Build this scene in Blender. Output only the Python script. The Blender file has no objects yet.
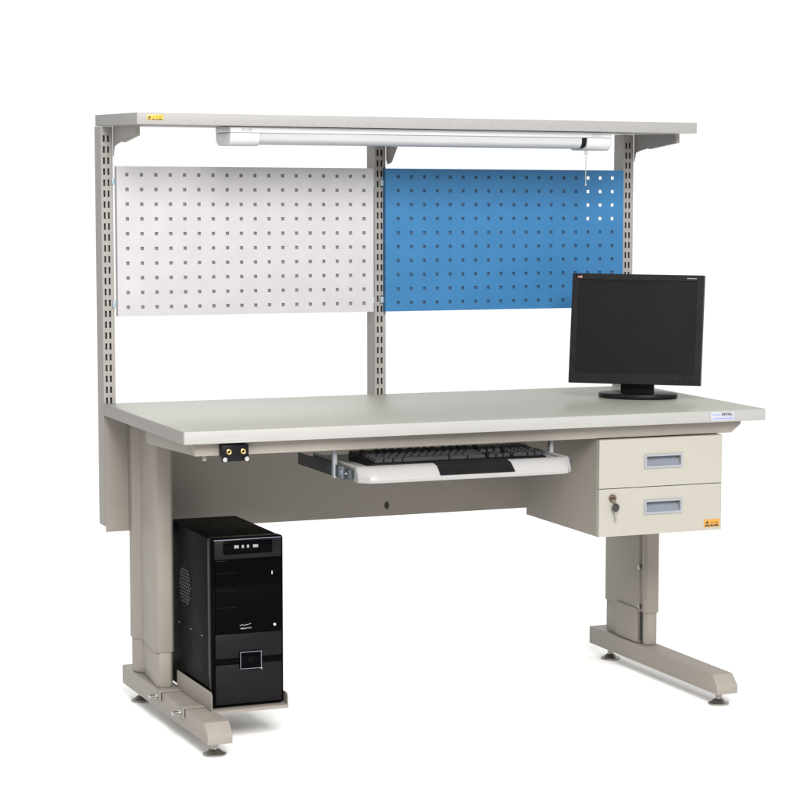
import bpy, bmesh, math, random
from mathutils import Vector, Matrix
random.seed(7)
S = bpy.context.scene
C = S.collection
PI = math.pi

# ------------------------------------------------------------------ materials
def mat(name, col, rough=.5, metal=0., spec=.5, noise=0., nscale=60, bump=0., bscale=900, coat=0., stretch=(1,1,1)):
    m = bpy.data.materials.new(name); m.use_nodes = True
    nt = m.node_tree; b = nt.nodes['Principled BSDF']
    b.inputs['Base Color'].default_value = (*col, 1)
    b.inputs['Roughness'].default_value = rough
    b.inputs['Metallic'].default_value = metal
    b.inputs['Specular IOR Level'].default_value = spec
    if coat:
        b.inputs['Coat Weight'].default_value = coat; b.inputs['Coat Roughness'].default_value = .12
    tc = nt.nodes.new('ShaderNodeTexCoord')
    mp = nt.nodes.new('ShaderNodeMapping'); mp.inputs['Scale'].default_value = stretch
    nt.links.new(tc.outputs['Object'], mp.inputs['Vector'])
    if noise:
        n = nt.nodes.new('ShaderNodeTexNoise'); n.inputs['Scale'].default_value = nscale; n.inputs['Detail'].default_value = 5
        nt.links.new(mp.outputs[0], n.inputs['Vector'])
        r = nt.nodes.new('ShaderNodeMapRange')
        r.inputs['From Min'].default_value = .3; r.inputs['From Max'].default_value = .7
        r.inputs['To Min'].default_value = 1-noise; r.inputs['To Max'].default_value = 1+noise
        nt.links.new(n.outputs['Fac'], r.inputs['Value'])
        mx = nt.nodes.new('ShaderNodeVectorMath'); mx.operation = 'SCALE'
        mx.inputs[0].default_value = col
        nt.links.new(r.outputs['Result'], mx.inputs['Scale'])
        nt.links.new(mx.outputs['Vector'], b.inputs['Base Color'])
        rr = nt.nodes.new('ShaderNodeMapRange')
        rr.inputs['From Min'].default_value = .3; rr.inputs['From Max'].default_value = .7
        rr.inputs['To Min'].default_value = rough*.9; rr.inputs['To Max'].default_value = min(1, rough*1.12)
        nt.links.new(n.outputs['Fac'], rr.inputs['Value']); nt.links.new(rr.outputs['Result'], b.inputs['Roughness'])
    if bump:
        n2 = nt.nodes.new('ShaderNodeTexNoise'); n2.inputs['Scale'].default_value = bscale; n2.inputs['Detail'].default_value = 2
        nt.links.new(mp.outputs[0], n2.inputs['Vector'])
        bp = nt.nodes.new('ShaderNodeBump'); bp.inputs['Strength'].default_value = bump; bp.inputs['Distance'].default_value = .0006
        nt.links.new(n2.outputs['Fac'], bp.inputs['Height']); nt.links.new(bp.outputs['Normal'], b.inputs['Normal'])
    return m

M = {}
M['paint']  = mat('grey_powder_coat', (0.199,0.18,0.159), .52, spec=0.25, noise=.035, nscale=9, bump=.25)
M['paint_up'] = mat('light_grey_powder_coat', (0.198,0.188,0.177), .5, spec=0.25, noise=.03, nscale=10, bump=.25)
M['shelf'] = mat('grey_laminate', (0.2,0.196,0.192), .5, spec=0.25, noise=.05, nscale=160, bump=.1, bscale=300)
M['top']    = mat('pale_grey_green_laminate', (0.236,0.238,0.208), .42, spec=0.25, noise=.07, nscale=150, bump=.15, bscale=260)
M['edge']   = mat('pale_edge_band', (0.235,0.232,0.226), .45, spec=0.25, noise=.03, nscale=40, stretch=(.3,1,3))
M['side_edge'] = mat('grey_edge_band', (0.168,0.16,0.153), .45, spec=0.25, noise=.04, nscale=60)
M['cream']  = mat('cream_powder_coat', (0.245,0.235,0.205), .48, spec=0.3, noise=.025, nscale=8, bump=.25)
M['white_panel'] = mat('white_perforated_steel', (0.305,0.296,0.31), .5, spec=0.25, noise=.035, nscale=18, bump=.25)
M['blue_panel'] = mat('blue_perforated_steel', (0.018,0.1,0.222), .45, spec=0.25, noise=.04, nscale=14, bump=.25)
M['backing'] = mat('grey_backing_sheet', (0.11,0.105,0.112), .7, noise=.05, nscale=20)  # invented sheet that gives the white panel's open holes a grey tone
M['white_plastic'] = mat('white_plastic', (0.235,0.23,0.228), .35, spec=0.3, noise=.015, nscale=12)
M['lamp_white'] = mat('lamp_white_plastic', (0.345,0.345,0.355), .3, spec=.5, noise=.015, nscale=12)
M['diffuser'] = mat('ribbed_diffuser', (0.28,0.285,0.3), .22, spec=.6, noise=.04, nscale=30, stretch=(.2,1,1))
M['tube'] = mat('tube_glass', (0.4,0.4,0.4), .2, spec=.6, noise=.01)
M['black_plastic'] = mat('black_plastic', (0.004,0.004,0.005), .35, spec=0.1, noise=.1, nscale=30, bump=.2)
M['black_gloss'] = mat('glossy_black_plastic', (0.001,0.001,0.0014), .09, spec=0.02, noise=.1, nscale=5)
M['black_steel'] = mat('black_painted_steel', (0.0012,0.0012,0.0012), .4, spec=0.02, noise=.15, nscale=25, bump=.2)
M['graphite'] = mat('graphite_plastic', (0.006,0.005,0.0058), .42, spec=0.08, noise=.12, nscale=40, bump=.2)
M['key_grey'] = mat('dark_grey_keycap', (0.02,0.019,0.022), .42, spec=0.3, noise=.08, nscale=50, bump=.2)
M['screen'] = mat('dark_screen_glass', (0.005,0.0052,0.0065), .30, spec=0.1, noise=.08, nscale=5)
M['bezel'] = mat('monitor_bezel_plastic', (0.006,0.006,0.0066), .4, spec=0.1, noise=.1, nscale=40, bump=.25)
M['chrome'] = mat('bright_zinc', (0.42,0.42,0.43), .2, metal=1, noise=.05, nscale=60)
M['glide'] = mat('dull_zinc', (.30,.29,.27), .38, metal=1, noise=.12, nscale=60)
M['steel_rail'] = mat('blackened_steel_rail', (.045,.055,.062), .35, metal=.6, noise=.2, nscale=50)
M['brass'] = mat('brass', (0.5,0.35,0.11), .25, metal=1, noise=.06, nscale=60)
M['alu'] = mat('pale_aluminium', (0.215,0.225,0.24), .4, metal=.25, spec=.5, noise=.04, nscale=30)
M['alu_in'] = mat('aluminium_recess', (0.13,0.145,0.175), .4, metal=.2, spec=.4, noise=.05, nscale=30)
M['yellow'] = mat('yellow_label', (0.42,0.25,0.012), .5, noise=.04, nscale=50)
M['orange'] = mat('orange_label', (0.36,0.16,0.01), .5, noise=.04, nscale=50)
M['ink'] = mat('black_ink', (.02,.018,.015), .6, noise=.05)
M['greyink'] = mat('grey_ink', (.18,.18,.19), .6, noise=.05)
M['blueink'] = mat('blue_ink', (.12,.16,.42), .6, noise=.05)
M['label'] = mat('white_label', (0.26,0.265,0.3), .45, noise=.02)
M['silver_ink'] = mat('silver_ink', (0.2,0.2,0.21), .35, metal=.3, noise=.05)
M['red_ink'] = mat('reddish_badge', (0.2,0.085,0.07), .35, noise=.05)
M['blue_backing'] = mat('dark_blue_backing_sheet', (.012,.040,.085), .7, noise=.05, nscale=20)  # invented sheet that darkens the holes of the blue panel
M['lock_steel'] = mat('brown_tinted_lock_metal', (.16,.125,.10), .3, metal=1, noise=.1, nscale=90)
M['vent_grey'] = mat('vent_grey_steel', (.030,.032,.034), .5, noise=.1, nscale=60)
M['dark'] = mat('dark_hole_lining', (.012,.011,.01), .8, noise=.1)  # near-black that puts the shade of slots and holes into colour
M['cord'] = mat('cord', (0.2,0.19,0.17), .6, noise=.05)
M['clear'] = mat('pale_plastic_clip', (0.2,0.26,0.3), .35, noise=.05)
M['floor'] = mat('white_studio_floor', (0.88,0.88,0.875), .75, spec=.15, noise=.006, nscale=3)

# ------------------------------------------------------------------ helpers
def BM(): return bmesh.new()
def add_box(bm, x0,x1,y0,y1,z0,z1, bev=0., seg=2):
    r = bmesh.ops.create_cube(bm, size=1)
    vs = r['verts']
    for v in vs:
        v.co = Vector(((x0+x1)/2+v.co.x*(x1-x0), (y0+y1)/2+v.co.y*(y1-y0), (z0+z1)/2+v.co.z*(z1-z0)))
    if bev:
        es = list({e for v in vs for e in v.link_edges})
        bmesh.ops.bevel(bm, geom=es, offset=bev, segments=seg, profile=.5, affect='EDGES')
    return bm
def add_prism(bm, poly, axis, a, b, bev=0., seg=2):
    """poly: 2D points in the plane across axis ('x':(y,z) 'y':(x,z) 'z':(x,y)), swept from a to b"""
    def P(p, t):
        return {'x':(t,p[0],p[1]), 'y':(p[0],t,p[1]), 'z':(p[0],p[1],t)}[axis]
    v0 = [bm.verts.new(P(p,a)) for p in poly]; v1 = [bm.verts.new(P(p,b)) for p in poly]
    n = len(poly); fs = [bm.faces.new(v0), bm.faces.new(list(reversed(v1)))]
    for i in range(n): fs.append(bm.faces.new((v0[i], v1[i], v1[(i+1)%n], v0[(i+1)%n])))
    bmesh.ops.recalc_face_normals(bm, faces=fs)
    if bev:
        es = list({e for v in v0+v1 for e in v.link_edges})
        bmesh.ops.bevel(bm, geom=es, offset=bev, segments=seg, profile=.5, affect='EDGES')
    return bm
def add_cyl(bm, c, r, h, axis='z', n=28, r2=None, bev=0.):
    res = bmesh.ops.create_cone(bm, cap_ends=True, segments=n, radius1=r, radius2=r if r2 is None else r2, depth=h)
    R = {'z':Matrix.Identity(3), 'x':Matrix.Rotation(PI/2,3,'Y'), 'y':Matrix.Rotation(-PI/2,3,'X')}[axis]
    for v in res['verts']: v.co = R @ v.co + Vector(c)
    return bm
def add_lathe(bm, prof, c, n=32):
    rings = []
    for r,z in prof:
        rings.append([bm.verts.new((c[0]+r*math.cos(2*PI*i/n), c[1]+r*math.sin(2*PI*i/n), c[2]+z)) for i in range(n)])
    fs=[]
    for a,b in zip(rings, rings[1:]):
        for i in range(n): fs.append(bm.faces.new((a[i],a[(i+1)%n],b[(i+1)%n],b[i])))
    fs.append(bm.faces.new(rings[0])); fs.append(bm.faces.new(rings[-1]))
    bmesh.ops.recalc_face_normals(bm, faces=fs)
    return bm
def add_tube(bm, pts, r, n=8):
    pts = [Vector(p) for p in pts]; rings=[]
    for i,p in enumerate(pts):
        d = (pts[min(i+1,len(pts)-1)]-pts[max(i-1,0)]).normalized()
        a = d.orthogonal().normalized() if i==0 else (a - d*a.dot(d)).normalized()
        b = d.cross(a)
        rings.append([bm.verts.new(p+(a*math.cos(2*PI*k/n)+b*math.sin(2*PI*k/n))*r) for k in range(n)])
    fs=[]
    for A,B in zip(rings,rings[1:]):
        for k in range(n): fs.append(bm.faces.new((A[k],A[(k+1)%n],B[(k+1)%n],B[k])))
    fs.append(bm.faces.new(rings[0])); fs.append(bm.faces.new(rings[-1]))
    bmesh.ops.recalc_face_normals(bm, faces=fs)
def add_torus(bm, c, R, r, axis='y', n=20, m=8, squash=1.):
    rings=[]
    for i in range(n):
        a=2*PI*i/n; ring=[]
        for k in range(m):
            t=2*PI*k/m; u=(R+r*math.cos(t)); w=r*math.sin(t)
            p={'y':(u*math.cos(a), w, u*math.sin(a)*squash),'x':(w,u*math.cos(a),u*math.sin(a)*squash),'z':(u*math.cos(a),u*math.sin(a)*squash,w)}[axis]
            ring.append(bm.verts.new(Vector(c)+Vector(p)))
        rings.append(ring)
    fs=[]
    for i in range(n):
        A,B=rings[i],rings[(i+1)%n]
        for k in range(m): fs.append(bm.faces.new((A[k],A[(k+1)%m],B[(k+1)%m],B[k])))
    bmesh.ops.recalc_face_normals(bm, faces=fs)
def add_perforated(bm, xs, zs, holes, y0, y1):
    """sheet across x,z with front y0, back y1; holes = set of (i,k) cells left open"""
    nx,nz=len(xs),len(zs)
    F=[[bm.verts.new((x,y0,z)) for z in zs] for x in xs]; B=[[bm.verts.new((x,y1,z)) for z in zs] for x in xs]
    solid=lambda i,k: 0<=i<nx-1 and 0<=k<nz-1 and (i,k) not in holes
    for i in range(nx-1):
        for k in range(nz-1):
            if not solid(i,k): continue
            bm.faces.new((F[i][k],F[i+1][k],F[i+1][k+1],F[i][k+1]))
            bm.faces.new((B[i][k],B[i][k+1],B[i+1][k+1],B[i+1][k]))
            if not solid(i-1,k): bm.faces.new((F[i][k],F[i][k+1],B[i][k+1],B[i][k]))
            if not solid(i+1,k): bm.faces.new((F[i+1][k],B[i+1][k],B[i+1][k+1],F[i+1][k+1]))
            if not solid(i,k-1): bm.faces.new((F[i][k],B[i][k],B[i+1][k],F[i+1][k]))
            if not solid(i,k+1): bm.faces.new((F[i][k+1],F[i+1][k+1],B[i+1][k+1],B[i][k+1]))

ORG = {}
def obj(name, bm, m, parent=None, origin=None, smooth=True):
    me = bpy.data.meshes.new(name)
    bm.normal_update()
    cs=[v.co for v in bm.verts]
    if origin is None:
        origin = Vector(((min(c.x for c in cs)+max(c.x for c in cs))/2, (min(c.y for c in cs)+max(c.y for c in cs))/2, min(c.z for c in cs)))
    origin=Vector(origin)
    for v in bm.verts: v.co -= origin
    if smooth:
        for f in bm.faces: f.smooth=True
        for e in bm.edges:
            if len(e.link_faces)==2 and e.calc_face_angle(0)>math.radians(38): e.smooth=False
    bm.to_mesh(me); bm.free()
    me.materials.append(m if not isinstance(m,str) else M[m])
    o = bpy.data.objects.new(name, me); C.objects.link(o)
    ORG[o.name]=origin
    if parent is not None:
        o.parent=parent; o.location = origin-ORG[parent.name]
    else: o.location=origin
    return o
def box(name, m, parent, *b, bev=.0015, seg=2):
    return obj(name, add_box(BM(),*b,bev=bev,seg=seg), m, parent)
def thing(name, label, cat, loc, group=None):
    o = bpy.data.objects.new(name, None); C.objects.link(o); o.location=loc; ORG[o.name]=Vector(loc)
    o.empty_display_size=.05
    o['label']=label; o['category']=cat
    if group: o['group']=group
    return o
def tag(o, label, cat, group=None):
    o['label']=label; o['category']=cat
    if group: o['group']=group
    return o
def text(name, body, size, m, parent, loc, rot=(PI/2,0,0), th=.0002, align='LEFT', bold=.0, parent_rot=None):
    cu = bpy.data.curves.new(name,'FONT'); cu.body=body; cu.size=size; cu.extrude=th; cu.offset=bold; cu.align_x=align
    t = bpy.data.objects.new(name+'_curve',cu); C.objects.link(t)
    dg = bpy.context.evaluated_depsgraph_get(); me = bpy.data.meshes.new_from_object(t.evaluated_get(dg))
    bpy.data.objects.remove(t)
    me.materials.clear(); me.materials.append(M[m])
    o = bpy.data.objects.new(name, me); C.objects.link(o)
    o.rotation_euler=rot; ORG[o.name]=Vector(loc)
    if parent is not None: o.parent=parent; o.location=Vector(loc)-ORG[parent.name]
    else: o.location=loc
    return o

# ------------------------------------------------------------------ dimensions
W=1.5; D=.711; H=.763; T=.029
ZS=1.482; TS=.0275; YSF=.3785; YB=.77

# ------------------------------------------------------------------ setting
bm=BM(); add_prism(bm,[(-6,-8),(9,-8),(9,6.5),(-6,6.5)],'z',-.004,0)
fl=obj('floor', bm, 'floor', None, origin=(0,0,0)); fl['kind']='structure'

# ------------------------------------------------------------------ workbench
wb=thing('workbench','grey steel workbench with pale laminate top, two-drawer cabinet and tall slotted uprights','workbench',(W/2,D/2,0))
top=box('desktop','top',wb,0,W,0.0022,D,H-T,H,bev=.0012)
box('edge_band','edge',top,0,W,0,.0020,H-T,H-.0006,bev=.0006)
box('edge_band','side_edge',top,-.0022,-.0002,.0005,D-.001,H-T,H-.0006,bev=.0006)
# label on the front edge band
lb=box('maker_label','label',wb,1.344,1.411,-.0008,-.0002,H-T+.003,H-.003,bev=.0002)
text('printed_name','DETALL',.0085,'ink',lb,(1.374,-.0011,H-.0125),bold=.0003)
bm=BM()
for i,(a,b) in enumerate(((1.349,1.358),(1.360,1.371))): add_box(bm,a,b,-.0011,-.0008,H-.0115,H-.0095)
for a,b in ((1.349,1.353),(1.355,1.366),(1.368,1.379),(1.381,1.389),(1.391,1.405)): add_box(bm,a,b,-.0011,-.0008,H-.0215,H-.0190)
obj('printed_line',bm,'blueink',lb)

# frame under the top
Z1=H-T-.0015
bm=BM(); add_prism(bm,[(.034,Z1),(.036,.7015),(1.425,.7015),(1.452,.7225),(1.452,Z1)],'y',.040,.062,bev=.0015)
obj('front_rail',bm,'paint',wb)
for x0,x1 in ((.036,.0558),(1.404,1.424)):
    bm=BM(); add_prism(bm,[(.0640,Z1),(.0640,.7015),(.40,.690),(.452,.690),(.452,Z1)],'x',x0,x1,bev=.0012)
    obj('side_rail',bm,'paint',wb)
bm=BM(); add_cyl(bm,(.066,.066,.6945),.0055,.0125,n=16); obj('bolt',bm,'paint',wb)

# rear modesty panel (thin folded steel box)
ZP=.4385
bm=BM()
xs=[.0,.744,.757,W]; zs=[ZP,.4605,.4740,Z1]
# folded tray: plain front skin, its cable hole painted as a dark disc, returns behind it
add_perforated(bm,xs,zs,set(),.7055,.7070)
add_box(bm,.0022,W-.0022,.70705,.7108,ZP,ZP+.0015)
mp_=obj('modesty_panel',bm,'paint',wb)
bm=BM(); add_prism(bm,[(.7525+.0065*math.cos(a*PI/10),.4665+.0105*math.sin(a*PI/10)) for a in range(20)],'y',.7050,.7054)
obj('hole_plug',bm,'dark',mp_)  # near-black oval on the skin stands in for the hole's shade

# uprights with twin rows of slots
def upright(x0, zb=.452, z1=ZS-TS-.0015):
    w=.030
    xs=[x0,x0+.0055,x0+.0105,x0+.0160,x0+.0210,x0+w]
    zs=[zb]; holes=set(); z=1.4150-.0272*34
    while z+.0160<z1+.003:
        zs+= [z,min(z+.0162,z1-.0015)]; k=len(zs)-2
        holes|={(1,k),(3,k)}; z+=.0272
    zs.append(z1)
    bm=BM(); add_perforated(bm,xs,zs,holes,D,D+.0018)
    add_box(bm,x0,x0+.0018,D+.0018,YB,zb,z1); add_box(bm,x0+w-.0018,x0+w,D+.0018,YB,zb,z1)
    add_box(bm,x0+.0018,x0+w-.0018,YB-.0018,YB,zb,z1)
    o=obj('upright',bm,'paint_up',wb,smooth=False)
    box('upright_core','dark',o,x0+.0025,x0+w-.0025,D+.010,D+.012,zb+.002,z1-.002,bev=0)  # dark strip behind the slots, painting the shade inside the hollow upright
    return o
UP=(.0,.722,1.447)
for x in UP: upright(x)

# overhead shelf with its brackets
sh=box('overhead_shelf','shelf',wb,.0025,1.4965,YSF,YB+.001,ZS-TS,ZS,bev=.0012)
box('warning_label','yellow',sh,.026,.066,YSF-.0008,YSF-.0002,ZS-.0175,ZS-.0045,bev=.0002)
bm=BM()
add_prism(bm,[(.0285,ZS-.0125),(.0365,ZS-.0125),(.0325,ZS-.0060)],'y',YSF-.0013,YSF-.0008)
for a,b in ((.0285,.0345),(.038,.045),(.047,.0515),(.0535,.0635)): add_box(bm,a,b,YSF-.0013,YSF-.0008,ZS-.0165,ZS-.0138)
for a,b in ((.040,.046),(.048,.053),(.055,.0615)): add_box(bm,a,b,YSF-.0013,YSF-.0008,ZS-.0098,ZS-.0088)
obj('printed_line',bm,'ink',sh)
ZU=ZS-TS-.0008
def bracket(x, yf=.497, root=.050):
    bm=BM()
    add_prism(bm,[(D-.002,ZU),(yf,ZU),(yf,ZU-.022),(D-.085,ZU-.038),(D-.040,ZU-root+.006),(D-.012,ZU-root),(D-.002,ZU-.075)],'x',x,x+.0022)
    add_prism(bm,[(yf,ZU-.022),(D-.085,ZU-.038),(D-.085,ZU-.040),(yf,ZU-.024)],'x',x+.0023,x+.011)
    add_box(bm,x+.0023,x+.011,yf,yf+.0018,ZU-.0218,ZU)
    obj('shelf_bracket',bm,'paint_up',wb)
bracket(.0305); bracket(.7525,.535,.088); bracket(1.4775,.462)

# legs ---------------------------------------------------------------
def leg(side):
    s = 1 if side=='l' else -1
    X = (lambda x: x) if side=='l' else (lambda x: W-x)
    def colpoly(e):
        return [(X(.0575+e),.700-e),(X(.0575+e),.668+e),(X(.073+e),.645+e*.4),(X(.0575+e),.474+e),(X(.0625+e),.455+e),(X(.0965-e),.455+e),(X(.1035-e),.463+e),(X(.1035-e),.474),
                (X(.0960-e),.476),(X(.0960-e),.492),(X(.1035-e),.494),(X(.1035-e),.700-e)]
    L=obj('leg',add_prism(BM(),colpoly(0),'z',.170,Z1-.001,bev=.0012),'paint',wb)
    obj('inner_column',add_prism(BM(),colpoly(.0032),'z',.0835,.1699,bev=.001),'paint',L)
    # rounded cover strip on the rear post
    if side=='r':
        xi=W-.1036
        c=box('cover_plate','paint',L,xi+.0022-.0065,xi+.0022-.0002,.497,.625,.084,.178,bev=.002)
        box('track_slot','dark',L,xi+.0025,xi+.0062,.4765,.4905,.092,.169,bev=0)  # dark block in the groove paints the shade of the open slot
        for z in (.292,.186):
            bm=BM(); add_lathe_x(bm,(xi+.003,.4835,z)); obj('bolt',bm,'chrome',L)
    return L
def add_lathe_x(bm,c):
    add_cyl(bm,(c[0]-.003,c[1],c[2]),.0062,.008,'x',n=18)
    add_cyl(bm,(c[0]-.008,c[1],c[2]),.0045,.003,'x',n=6)
legL=leg('l'); legR=leg('r')

def foot(x0):
    x1=x0+.0595
    poly=[(.775,.0345),(.024,.0345),(.024,.0565),(.052,.0820),(.775,.0820)]
    f=obj('foot',add_prism(BM(),poly,'x',x0,x1,bev=.0016),'paint',wb)
    for y in (.070,.700):
        bm=BM()
        add_lathe(bm,[(.0265,0),(.0275,.002),(.0270,.0045),(.0185,.0085),(.0125,.0135),(.0095,.0150),(.0085,.0180),(.0085,.0340)],(x0+.030,y,.0))
        obj('levelling_glide',bm,'glide',f)
    return f
foot(.0555); foot(W-.0555-.0595)

# drawer cabinet ------------------------------------------------------
CX0,CX1,CY0,CY1,CZ0,CZ1=1.0525,1.3945,.032,.470,.457,.6985
bm=BM()
add_box(bm,CX0,CX0+.0012,CY0+.0022,CY1,CZ0,CZ1); add_box(bm,CX1-.0012,CX1,CY0+.0022,CY1,CZ0,CZ1)
add_box(bm,CX0+.0013,CX1-.0013,CY0+.004,CY1,CZ0,CZ0+.0012); add_box(bm,CX0+.0013,CX1-.0013,CY0+.004,CY1,CZ1-.0012,CZ1)
add_box(bm,CX0+.0013,CX1-.0013,CY1-.0012,CY1-.0001,CZ0+.0013,CZ1-.0013)
obj('cabinet_body',bm,'paint',wb)  # grey instead of the fronts' cream, putting the side's shade into its colour
for x in (1.10,1.372): box('cabinet_hanger','paint',wb,x-.012,x+.012,.05,.10,CZ1+.0002,.7012,bev=.0005)
def handle_recess(x0,x1,z0,z1,par):
    f=CY0
    # framed recessed pull
    bm=BM(); a=.0055
    add_perforated(bm,[x0,x0+a,x1-a,x1],[z0,z0+a,z1-a,z1],{(1,1)},f-.0030,f-.0003)
    h=obj('handle',bm,'alu',par,smooth=False)
    bm=BM()
    xi0,xi1,zi0,zi1=x0+a,x1-a,z0+a,z1-a
    # sloping scoop behind the frame
    add_prism(bm,[(f-.0006,zi0),(f+.014,zi1-.004),(f+.014,zi1),(f+.0155,zi1),(f+.0155,zi1-.0045),(f-.0003,zi0-.0008)],'x',xi0,xi1)
    obj('scoop',bm,'alu_in',h)
    return h
def drawer(z0,z1,hz0,hz1,lower=False):
    # front with an opening for the recessed pull
    xs=[CX0-.0005,1.176+.004,1.282-.004,CX1]; zs=[z0,hz0+.004,hz1-.004,z1]
    bm=BM(); add_perforated(bm,xs,zs,{(1,1)},CY0,CY0+.016)
    bmesh.ops.bevel(bm,geom=[e for e in bm.edges if len(e.link_faces)==2 and e.calc_face_angle(0)>1 and all(abs(v.co.y-CY0)<1e-5 for v in e.verts) and not all(CX0+.01<v.co.x<CX1-.01 and z0+.01<v.co.z<z1-.01 for v in e.verts)],offset=.0012,segments=2,affect='EDGES')
    d=obj('drawer',bm,'cream',wb)
    handle_recess(1.176,1.282,hz0,hz1,d)
    box('inner_tray','dark',d,CX0+.01,CX1-.01,CY0+.0205,CY1-.03,z0+.01,z1-.012,bev=0)
    return d
d1=drawer(.5775,.6975,.6225,.6575)
d2=drawer(.4575,.5755,.5075,.5440,True)
bm=BM(); add_cyl(bm,(1.088,CY0-.0022,.5530),.0098,.004,'y',n=28); add_cyl(bm,(1.088,CY0-.0050,.5530),.0068,.003,'y',n=24)
obj('lock',bm,'lock_steel',d2)
wl=box('warning_label','orange',d2,1.3450,1.3890,CY0-.0008,CY0-.0002,.4655,.4855,bev=.0002)
bm=BM(); yy=(CY0-.0013,CY0-.0008)
add_prism(bm,[(1.349,.4745),(1.359,.4745),(1.354,.4825)],'y',*yy)
for a,b in ((1.348,1.360),(1.3625,1.371),(1.373,1.386)): add_box(bm,a,b,*yy,.4678,.4716)
for a,b in ((1.363,1.373),(1.375,1.385)): add_box(bm,a,b,*yy,.4760,.4775)
obj('printed_line',bm,'ink',wl)

# earthing box ---------------------------------------------------------
eb=box('grounding_box','black_plastic',wb,.092,.1555,.016,.0395,.690,.7285,bev=.0015)
for x in (.1085,.1420):
    bm=BM(); add_torus(bm,(x,.0150,.7120),.0046,.0019,'y'); obj('snap_socket',bm,'brass',eb)
for x in (.098,.1495):
    bm=BM(); add_cyl(bm,(x,.0135,.6950),.0052,.005,'y',n=18,r2=.004); obj('bolt',bm,'chrome',eb)

# keyboard tray ---------------------------------------------------------
TX0,TX1=.400,.943
prof=[(.28,.6560),(.28,.6620),(-.012,.6620),(-.020,.6690),(-.032,.6700),(-.050,.6650),(-.062,.6530),(-.068,.6400),(-.066,.6340),(-.058,.6320),(-.02,.6320),(-.012,.640),(-.012,.6560)]
bm=BM()
# tray lip bows gently: sweep stations along x with the front pulled back near both ends
st=[]; n=26
for i in range(n+1):
    t=i/n; x=TX0+(TX1-TX0)*t; e=min(t,1-t)*(TX1-TX0)
    pull = .030*max(0,1-e/.035)**2.2
    st.append((x,pull))
rings=[[bm.verts.new((x, y+(pull*max(0,min(1,(-y)/.06)) if y<0 else 0), z)) for y,z in prof] for x,pull in st]
fs=[bm.faces.new(rings[0]),bm.faces.new(rings[-1])]
for A,B in zip(rings,rings[1:]):
    for k in range(len(prof)): fs.append(bm.faces.new((A[k],A[(k+1)%len(prof)],B[(k+1)%len(prof)],B[k])))
# side rims
bmesh.ops.recalc_face_normals(bm,faces=fs)
add_box(bm,TX0,TX0+.006,-.010,.28,.6622,.6690,bev=.0012); add_box(bm,TX1-.006,TX1,-.010,.28,.6622,.6690,bev=.0012)
tr=obj('keyboard_tray',bm,'white_plastic',wb)
# wrist pad: curved black inlay following the lip
pp=[(-.0205,.6698),(-.032,.6712),(-.0515,.6662),(-.0640,.6532),(-.0680,.6450)]
bm=BM(); A=[]
for u in [i/16 for i in range(17)]:
    row=[]
    for j,(y,z) in enumerate(pp):
        v=j/(len(pp)-1)
        inset=.022*(v**.5) if v<1 else .022
        xa=.588+.004*v; xb=.768+.014*(v**.6)
        row.append(bm.verts.new((xa+(xb-xa)*u,y,z)))
    A.append(row)
fs=[]
for a,b in zip(A,A[1:]):
    for j in range(len(pp)-1): fs.append(bm.faces.new((a[j],a[j+1],b[j+1],b[j])))
bmesh.ops.recalc_face_normals(bm,faces=fs)
ext=bmesh.ops.extrude_face_region(bm,geom=fs); 
for v in [g for g in ext['geom'] if isinstance(g,bmesh.types.BMVert)]: v.co+=Vector((0,-.0012,.0010))
bmesh.ops.recalc_face_normals(bm,faces=bm.faces[:])
obj('wrist_pad',bm,'black_plastic',tr)
for x0 in (TX0-.0135,TX1+.0015):
    left=x0<.6
    bm=BM(); add_box(bm,x0,x0+.012,-.012,.275,.6375,.6600,bev=.001)
    add_box(bm,x0-.0022,x0-.0002,.01,.345,.6345,.6640,bev=.0006)
    sr=obj('slide_rail',bm,'steel_rail',tr)
    bm=BM(); xa=x0-.0018
    add_box(bm,xa-.002,xa,.020,.050,.636,.664,bev=.0006); add_cyl(bm,(xa-.003,.035,.650),.0062,.003,'x',n=16)
    obj('ball_cage',bm,'alu_in' ,sr)
    bm=BM(); add_box(bm,x0-.0062,x0+.0025,.074,.0765,.632,.7010,bev=.0005); add_box(bm,x0-.0064,x0-.0042,.0768,.088,.632,.7010,bev=.0005)
    obj('hanger_bracket',bm,'alu',sr)
    bm=BM(); add_cyl(bm,(x0-.002,.006,.6500),.0035,.004,'x',n=14); obj('bolt',bm,'chrome',sr)
bm=BM(); add_box(bm,.838,.842,.10,.103,.6640,.7012,bev=.0004); obj('stay_wire',bm,'alu',tr)

# ------------------------------------------------------------------ key hanging in the drawer lock
ky=thing('drawer_key','small dark key on a wire ring hanging from lock in lower drawer','key',(1.090,CY0-.012,.515))
bm=BM(); add_torus(bm,(1.0885,CY0-.0125,.5475),.0075,.0012,'x'); obj('key_ring',bm,'lock_steel',ky)
bm=BM(); add_box(bm,1.0872,1.0888,CY0-.0165,CY0-.0066,.5515,.5545,bev=.0004); obj('lock_blade',bm,'lock_steel',ky)
bm=BM()
hx,hz=1.0915,.5310
add_prism(bm,[(hx+.0100*math.cos(a*PI/8),hz+.0105*math.sin(a*PI/8)) for a in range(16)],'y',CY0-.0140,CY0-.0112,bev=.0006)
obj('key_head',bm,'key_grey',ky)
bm=BM(); add_prism(bm,[(hx-.0030,hz-.0104),(hx+.0030,hz-.0104),(hx+.0026,hz-.030),(hx+.001,hz-.034),(hx-.0016,hz-.0315),(hx-.001,hz-.028),(hx-.0026,hz-.026),(hx-.0014,hz-.023),(hx-.0028,hz-.021)],'y',CY0-.0134,CY0-.0118)
obj('key_shaft',bm,'glide',ky)

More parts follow.
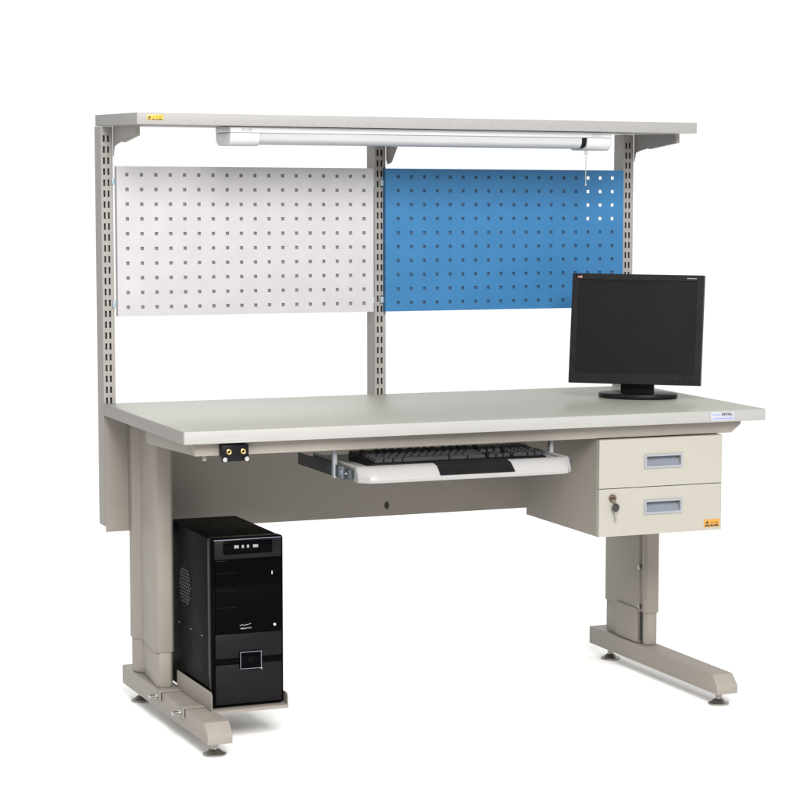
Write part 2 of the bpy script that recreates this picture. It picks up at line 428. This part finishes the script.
# ------------------------------------------------------------------ perforated panels
def pegboard(name,label,x0,x1,hx0,m,notch,group):
    z0,z1=.982,1.3555; y0=.6900; pitch=.03672; hs=.0084
    t=thing(name,label,'pegboard',((x0+x1)/2,.70,z0),group)
    xs=[x0]; zs=[z0]
    for i in range(18): xs+= [hx0+pitch*i-hs/2, hx0+pitch*i+hs/2]
    for k in range(10): c=1.3345-.03665*(9-k); zs+= [c-hs/2,c+hs/2]
    xs.append(x1); zs.append(z1)
    holes={(1+2*i,1+2*k) for i in range(18) for k in range(10)}
    bm=BM(); add_perforated(bm,xs,zs,holes,y0,y0+.0015)
    add_box(bm,x0,x0+.0015,y0+.0016,y0+.0195,z0,z1); add_box(bm,x1-.0015,x1,y0+.0016,y0+.0195,z0,z1)
    add_box(bm,x0+.0016,x1-.0016,y0+.0016,y0+.0195,z1-.0015,z1); add_box(bm,x0+.0016,x1-.0016,y0+.0016,y0+.0195,z0,z0+.0015)
    obj('perforated_sheet',bm,m,t,smooth=False)
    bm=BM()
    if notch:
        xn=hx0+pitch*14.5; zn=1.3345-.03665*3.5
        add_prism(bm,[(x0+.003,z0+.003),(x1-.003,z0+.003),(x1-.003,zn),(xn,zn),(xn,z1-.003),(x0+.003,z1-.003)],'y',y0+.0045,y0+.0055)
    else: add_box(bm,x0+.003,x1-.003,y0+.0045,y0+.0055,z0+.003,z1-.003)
    obj('backing_sheet',bm,'blue_backing' if notch else 'backing',t,smooth=False)  # added behind the panel only to tone its holes, not a real part
    for xa in ((x0-.0085,x0-.0002),(x1+.0002,x1+.0080)):
        for z in (1.318,1.012):
            bm=BM(); add_box(bm,xa[0],xa[1],.7030,.7095,z-.008,z+.008,bev=.0008); obj('hook',bm,'clear',t)
    return t
pegboard('perforated_panel','white perforated steel panel hung between left and middle upright',.0335,.7105,.0595,'white_panel',False,'perforated panels on the uprights')
pegboard('perforated_panel','bright blue perforated steel panel hung between middle and right upright',.7440,1.4370,.7790,'blue_panel',True,'perforated panels on the uprights')

# ------------------------------------------------------------------ light fitting under the shelf
LX0,LX1=.236,1.259; LY0,LY1=.400,.520; LZ1=ZS-TS-.0012; LZ0=1.4065
lt=thing('light_fitting','long white batten light with grey diffuser and pull cord under the overhead shelf','light',((LX0+LX1)/2,.46,LZ0))
def dprof(e=0.):
    pts=[(LY0+e,LZ1-.0148),(LY0+e+.0005,LZ0+.022)]
    for i in range(1,7):
        a=PI/2*i/6; pts.append((LY0+e+.026-.0255*math.cos(a), LZ0+.022-(.022-e)*math.sin(a)))
    for i in range(0,6):
        a=PI/2*i/5; pts.append((LY1-e-.026+.0255*math.sin(a), LZ0+.022-(.022-e)*math.cos(a)))
    pts+= [(LY1-e,LZ1-.0148)]
    return pts
bm=BM(); add_box(bm,LX0,LX1,LY0-.001,LY1+.001,LZ1-.0145,LZ1,bev=.002); hs_=obj('housing',bm,'lamp_white',lt)
for x in (LX0+.028,LX1-.058):
    bm=BM()
    for i in range(2):
        for a,b in ((0,.008),(.010,.014),(.016,.027)): add_box(bm,x+a,x+b,LY0-.0016,LY0-.0010,LZ1-.0063-.0042*i,LZ1-.0050-.0042*i)
    obj('printed_line',bm,'greyink',hs_)
bm=BM(); add_prism(bm,dprof(),'x',LX0,LX0+.076,bev=.0025,seg=3); obj('end_cap',bm,'lamp_white',lt)
bm=BM(); add_prism(bm,dprof(),'x',LX1-.070,LX1,bev=.0025,seg=3); obj('end_cap',bm,'lamp_white',lt)
bm=BM()
def arc_strip(e,x0,x1,th):
    o_=dprof(e); i_=dprof(e+th); n_=len(o_)
    vo=[[bm.verts.new((x,*p)) for p in o_] for x in (x0,x1)]; vi=[[bm.verts.new((x,*p)) for p in i_] for x in (x0,x1)]
    fs=[]
    for k in range(n_-1):
        fs+= [bm.faces.new((vo[0][k],vo[1][k],vo[1][k+1],vo[0][k+1])), bm.faces.new((vi[0][k],vi[0][k+1],vi[1][k+1],vi[1][k]))]
        fs+= [bm.faces.new((vo[0][k],vo[0][k+1],vi[0][k+1],vi[0][k])), bm.faces.new((vo[1][k],vi[1][k],vi[1][k+1],vo[1][k+1]))]
    bmesh.ops.recalc_face_normals(bm,faces=fs)
arc_strip(.004,LX0+.0765,LX1-.0845,.002)
obj('diffuser',bm,'diffuser',lt)
bm=BM(); arc_strip(.0055,LX1-.0845,LX1-.0705,.004); obj('lamp_holder',bm,'graphite',lt)
bm=BM(); add_cyl(bm,((LX0+LX1)/2,.46,LZ0+.022),.0125,LX1-LX0-.16,'x',n=24); obj('tube',bm,'tube',lt)
cx_=1.188
bm=BM(); add_tube(bm,[(cx_,.408,LZ0+.001),(cx_+.0004,.4078,1.380),(cx_-.0003,.4078,1.350),(cx_,.4078,1.322)],.0011); pc_=obj('pull_cord',bm,'cord',lt)
bm=BM(); add_torus(bm,(cx_,.408,LZ0-.0055),.0045,.0012,'y'); obj('cord_ring',bm,'cord',pc_)
bm=BM(); add_cyl(bm,(cx_,.4078,1.3190),.0022,.007); obj('cord_end',bm,'cord',pc_)

# ------------------------------------------------------------------ monitor (built at origin, then turned)
mo=thing('monitor','black flat computer monitor standing turned on the right end of the desktop','monitor',(0,0,0))
MW,MH=.350,.287
ps=Matrix.Rotation(math.radians(-9),4,'X')
def tilt(o):  # lean the head back about the foot of the panel
    pass
zb=.038
def mobj(name,bm,m,parent): 
    for v in bm.verts:
        v.co = ps @ (v.co-Vector((0,0,zb))) + Vector((0,0,zb))
    return obj(name,bm,m,parent)
bm=BM()
bz=.0175
add_perforated(bm,[-MW/2,-MW/2+bz,MW/2-bz,MW/2],[zb,zb+.026,zb+MH-.0155,zb+MH],{(1,1)},-.012,.004)
outer=[e for e in bm.edges if len(e.link_faces)==2 and e.calc_face_angle(0)>1]
bmesh.ops.bevel(bm,geom=outer,offset=.0022,segments=2,affect='EDGES')
bezel=mobj('bezel',bm,'bezel',mo)
bm=BM(); add_box(bm,-MW/2+bz-.003,MW/2-bz+.003,-.0085,-.006,zb+.023,zb+MH-.0125); mobj('screen',bm,'screen',mo)
bm=BM(); add_prism(bm,[(-MW/2+.004,.0045),(MW/2-.004,.0045),(MW/2-.02,.024),(.11,.045),(-.11,.045),(-MW/2+.02,.024)],'z',zb+.006,zb+MH-.006,bev=.003); mobj('rear_shell',bm,'bezel',mo)
bm=BM(); add_box(bm,-MW/2+.014,-MW/2+.026,-.0126,-.0120,zb+MH-.0120,zb+MH-.0065,bev=.0002); mobj('badge',bm,'red_ink',bezel)
bm=BM()
for a,b in ((-.045,-.041),(-.040,-.036),(-.035,-.030),(-.029,-.026),(-.0245,-.020)): add_box(bm,MW/2+a,MW/2+b,-.0126,-.0120,zb+MH-.0100,zb+MH-.0078)
mobj('printed_line',bm,'greyink',bezel)
for k in range(5):
    bm=BM(); add_box(bm,MW/2-.090+k*.015,MW/2-.081+k*.015,-.0130,-.0120,zb+.009,zb+.013,bev=.0003); mobj('control_button',bm,'graphite',bezel)
bm=BM(); add_prism(bm,[(-.045,.030),(.045,.030),(.038,.075),(-.038,.075)],'z',.010,.150,bev=.004,seg=3); obj('stand_neck',bm,'bezel',mo)
bm=BM(); 
pts=[(.105*math.cos(a*2*PI/40),.045+.072*math.sin(a*2*PI/40)) for a in range(40)]
add_prism(bm,pts,'z',.0,.0125,bev=.003); obj('stand_base',bm,'bezel',mo)
mo.location=(1.304,.345,H+.0006); mo.rotation_euler=(0,0,math.radians(-38))

# ------------------------------------------------------------------ keyboard
kb=thing('keyboard','black full-size keyboard with dark grey keys lying on the white pull-out tray','keyboard',(.665,.08,.6622))
KX0,KX1,KY0,KY1=.447,.895,.001,.158
kz=lambda y:.6660+.0155*(y-KY0)/(KY1-KY0)+.004
bm=BM(); add_prism(bm,[(KY0,.6626),(KY0,.6690),(KY0+.006,kz(KY0+.006)),(KY1-.004,kz(KY1)),(KY1,kz(KY1)-.004),(KY1,.6626)],'x',KX0,KX1,bev=.0015)
obj('keyboard_body',bm,'black_plastic',kb)
U=.01905; kx=KX0+.0095; gapc=.0115
rows=[]
R0=KY0+.0150
main=[[1.25,1.25,1.25,6.25,2.5,2.5],[2.25]+[1]*10+[2.75],[1.75]+[1]*11+[2.25],[1.5]+[1]*12+[1.5],[1]*13+[2],['e']]
c2=KX0+.0095+15*U+gapc*.6; c3=c2+3*U+gapc*.6
kx1=KX1-.0085
sc_=(kx1-kx)/((c3+4*U)-kx)
keys=[]
for r,row in enumerate(main):
    y=R0+r*U*.98+(.006 if r==5 else 0)
    if r==5:
        ux=0
        for g,n in ((0,1),(2,4),(6.5,4),(11,4)):
            for j in range(n): keys.append((kx+(g+j)*U,y,1,1))
    else:
        x=kx
        for w in row: keys.append((x,y,w,1)); x+=w*U
    cl={0:[0,1,2],1:[1],2:[],3:[0,1,2],4:[0,1,2],5:[0]}[r]
    for j in cl: keys.append((c2+j*U,y,1,1))
    pad={0:[(0,2,1),(2,1,1),(3,1,2)],1:[(0,1,1),(1,1,1),(2,1,1)],2:[(0,1,1),(1,1,1),(2,1,1),(3,1,2)],3:[(0,1,1),(1,1,1),(2,1,1)],4:[(j,1,1) for j in range(4)],5:[]}[r]
    for j,w,h in pad: keys.append((c3+j*U,y,w,h))
kmesh={}
for (x,y,w,h) in keys:
    x=kx+(x-kx)*sc_; key=(w,h)
    ww=w*U*sc_; hh=h*U*.98
    if key not in kmesh:
        bm=BM(); g=.0010; t=.0030; kh=.0085
        b=[(g,g-hh*0),(ww-g,g),(ww-g,hh-g),(g,hh-g)]
        tp=[(g+t,g+t*.6),(ww-g-t,g+t*.6),(ww-g-t,hh-g-t*.9),(g+t,hh-g-t*.9)]
        vb=[bm.verts.new((p[0],p[1],0)) for p in b]; vt=[bm.verts.new((p[0],p[1],kh)) for p in tp]
        bm.faces.new(vb[::-1]); bm.faces.new(vt)
        for i in range(4): bm.faces.new((vb[i],vb[(i+1)%4],vt[(i+1)%4],vt[i]))
        bmesh.ops.bevel(bm,geom=bm.edges[:],offset=.0009,segments=2,affect='EDGES')
        o=obj('key',bm,'key_grey',kb,origin=(0,0,0)); kmesh[key]=o
    else:
        o=kmesh[key].copy(); C.objects.link(o); o.parent=kb
    o.location=Vector((x,y-U*.45,kz(y)-.0005))-ORG[kb.name]
    o.rotation_euler=(math.radians(5.5),0,0)

# ------------------------------------------------------------------ computer tower
PX0,PX1,PY0,PY1,PZ0,PZ1=.1085,.2855,.160,.530,.0885,.4905
pc=thing('computer_tower','glossy black computer tower standing in a grey holder beside the left leg','computer',((PX0+PX1)/2,(PY0+PY1)/2,PZ0))
cs=box('case','black_steel',pc,PX0+.002,PX1-.002,PY0+.040,PY1,PZ0,PZ1-.002,bev=.002)
# side vent: ring with small ventilation holes as dark/light dots
bm=BM(); vy,vz=.385,.345
for i in range(-6,7):
    for j in range(-6,7):
        yy=vy+(i+(j%2)*.5)*.0150; zz=vz+j*.0078
        if (yy-vy)**2+(zz-vz)**2<.046**2: add_cyl(bm,(PX0+.0012,yy,zz),.0027,.0018,'x',n=6)
vt=obj('side_vent',bm,'vent_grey',pc)
bm=BM(); add_torus(bm,(PX0+.0018,vy,vz),.050,.0014,'x',n=36,m=6); obj('vent_ring',bm,'black_plastic',vt)
for y in (.43,.33,.24): box('seam_clip','alu_in',cs,PX0+.0008,PX0+.0018,y,y+.014,.247,.2486,bev=0)
# front moulding
bm=BM()
add_box(bm,PX0,PX1,PY0+.004,PY0+.0395,PZ0,PZ1,bev=.006,seg=3)
fr=obj('front_bezel',bm,'black_gloss',pc)
box('bezel_top_trim','alu_in',fr,PX0+.007,PX1-.006,PY0+.0020,PY0+.0038,PZ1-.0050,PZ1-.0032,bev=.0003)
box('upper_fascia','graphite',fr,PX0+.008,PX1-.006,PY0+.0008,PY0+.0038,.4405,PZ1-.0060,bev=.001)
pod=box('port_pod','black_gloss',fr,.1375,.2560,PY0-.0035,PY0+.0006,.4530,.4830,bev=.004,seg=3)
for x,w in ((.163,.0110),(.181,.0055),(.1935,.0055),(.2085,.0125)): box('port','silver_ink',pod,x,x+w,PY0-.0046,PY0-.0036,.4665,.4735,bev=.0004)
dr=box('drive_door','black_gloss',fr,PX0+.009,PX1-.0065,PY0+.0004,PY0+.0038,.2635,.4385,bev=.0015)
for a,b,z in ((.014,.060,.4075),(.014,.060,.3665),(.014,.060,.3255),(.147,.165,.4075)):
    box('bay_seam','graphite',dr,PX0+a,PX0+b,PY0-.0001,PY0+.0002,z,z+.0009,bev=0)
bm=BM(); add_box(bm,PX1-.0310,PX1-.0285,PY0-.0012,PY0+.0002,.3990,.4070,bev=.0004); obj('indicator',bm,'lamp_white',dr)
bm=BM(); add_cyl(bm,(PX1-.024,PY0-.0008,.2785),.0033,.002,'y',n=14); obj('indicator',bm,'lamp_white',dr)
bm=BM()
for a,b,z in ((0,.004,0),(.005,.009,.0012),(.010,.0125,-.0006),(.0135,.019,.0006),(.020,.0225,.0012),(.0235,.027,.0028)): add_box(bm,.176+a,.176+b,PY0-.0004,PY0+.0002,.2810+z,.2826+z)
add_box(bm,.178,.190,PY0-.0004,PY0+.0002,.2728,.2752)
for k in range(4): add_box(bm,.1915+k*.0035,.1940+k*.0035,PY0-.0004,PY0+.0002,.2735,.2756)
obj('badge',bm,'silver_ink',dr)
box('lower_fascia','graphite',fr,PX0+.009,PX1-.0065,PY0+.0008,PY0+.0038,.2040,.2620,bev=.001)
box('lower_fascia','graphite',fr,PX0+.009,PX1-.0065,PY0+.0008,PY0+.0038,PZ0+.006,.1890,bev=.001)
box('cross_band','black_gloss',fr,PX0+.007,PX1-.005,PY0+.0002,PY0+.0038,.1895,.2035,bev=.0005)
pb=box('power_button','black_gloss',fr,.1740,.2290,PY0-.0040,PY0+.0000,.1760,.2200,bev=.003,seg=2)
bm=BM(); x0,x1,z0,z1=.1755,.2275,.1775,.2185
add_perforated(bm,[x0,x0+.0013,x1-.0013,x1],[z0,z0+.0013,z1-.0013,z1],{(1,1)},PY0-.0050,PY0-.0041); obj('button_outline',bm,'alu_in',pb,smooth=False)
bm=BM(); add_torus(bm,(.2015,PY0-.0042,.198),.0045,.0006,'y'); add_box(bm,.2011,.2019,PY0-.0046,PY0-.0041,.198,.2040); obj('power_mark',bm,'graphite',pb)
bm=BM(); add_cyl(bm,(.2270,PY0-.0045,.1765),.0028,.002,'y',n=4); obj('indicator',bm,'silver_ink',pb)

# ------------------------------------------------------------------ tower holder
hd=thing('tower_holder','bent grey steel tray bolted over left foot carrying the black tower','holder',(.20,.30,.0825))
bm=BM()
add_prism(bm,[(.1035,.148),(.291,.148),(.291,.452),(.1035,.452)],'z',.0828,.0850)
hp=obj('base_plate',bm,'paint',hd)
bm=BM(); add_prism(bm,[(.150,.0852),(.440,.0852),(.440,.128),(.158,.128),(.150,.122)],'x',.1035,.1053); obj('side_lip',bm,'paint',hd)
bm=BM(); add_prism(bm,[(.150,.0852),(.440,.0852),(.440,.112),(.158,.112),(.150,.106)],'x',.2892,.2910); obj('side_lip',bm,'paint',hd)
bm=BM()
for a,b in ((.112,.158),(.168,.196)): add_box(bm,a,b,.1472,.1479,.0832,.0842)
add_box(bm,.1036,.2909,.1460,.1478,.0770,.0828)
obj('front_flange',bm,'paint',hd)
for y0 in (.205,.405):
    bm=BM()
    add_box(bm,.0505,.1034,y0,y0+.045,.0828,.0850,bev=.0006)
    add_box(bm,.0505,.0530,y0,y0+.045,.0600,.0827,bev=.0006)
    sb=obj('strap',bm,'paint',hd)
    bm=BM(); add_cyl(bm,(.0405,y0+.024,.0695),.0046,.0198,'x',n=16); add_cyl(bm,(.0485,y0+.024,.0695),.0075,.0035,'x',n=6); obj('bolt',bm,'chrome',sb)

# ------------------------------------------------------------------ camera
cam=bpy.data.cameras.new('camera'); co=bpy.data.objects.new('camera',cam); C.objects.link(co); S.camera=co
f=2433.12; cam.sensor_width=36; cam.sensor_fit='HORIZONTAL'; cam.lens=f/800*36
cam.shift_x=(400-620.025)/800; cam.shift_y=(420.206-400)/800
R=Vector((0.8967293,-0.4424856,0.0091092)); U_=Vector((0.0374063,0.0962830,0.9946509)); F=Vector((0.4409958,0.8915919,-0.1028916))
mw=Matrix((( R.x,U_.x,-F.x,-1.530503),(R.y,U_.y,-F.y,-5.301261),(R.z,U_.z,-F.z,1.360833),(0,0,0,1)))
co.matrix_world=mw; cam.clip_end=200; cam.clip_start=.1

# ------------------------------------------------------------------ light
w=bpy.data.worlds.new('World'); S.world=w; w.use_nodes=True
bg=w.node_tree.nodes['Background']; bg.inputs['Color'].default_value=(1,.995,.985,1); bg.inputs['Strength'].default_value=1.07
KEY=660; REAR=75
def area(name,loc,target,size,power,col=(1,1,1),sy=None):
    l=bpy.data.lights.new(name,'AREA'); l.energy=power; l.size=size; l.color=col
    if sy: l.shape='RECTANGLE'; l.size_y=sy
    o=bpy.data.objects.new(name,l); C.objects.link(o); o.location=loc
    o.rotation_euler=(Vector(target)-Vector(loc)).to_track_quat('-Z','Y').to_euler(); return o
area('studio_softbox',(-.5,-4.9,3.5),(.7,.3,.7),2.2,KEY,(1,.985,.96))
area('floor_softbox',(.8,4.8,3.6),(.7,.6,0),3.0,REAR,(1,1,1))  # rear lamp added to keep the shaded floor white, no real source

S.render.engine='CYCLES'
S.view_settings.view_transform='Standard'; S.view_settings.look='None'; S.view_settings.exposure=0; S.view_settings.gamma=1
S.render.resolution_x=1024; S.render.resolution_y=1024
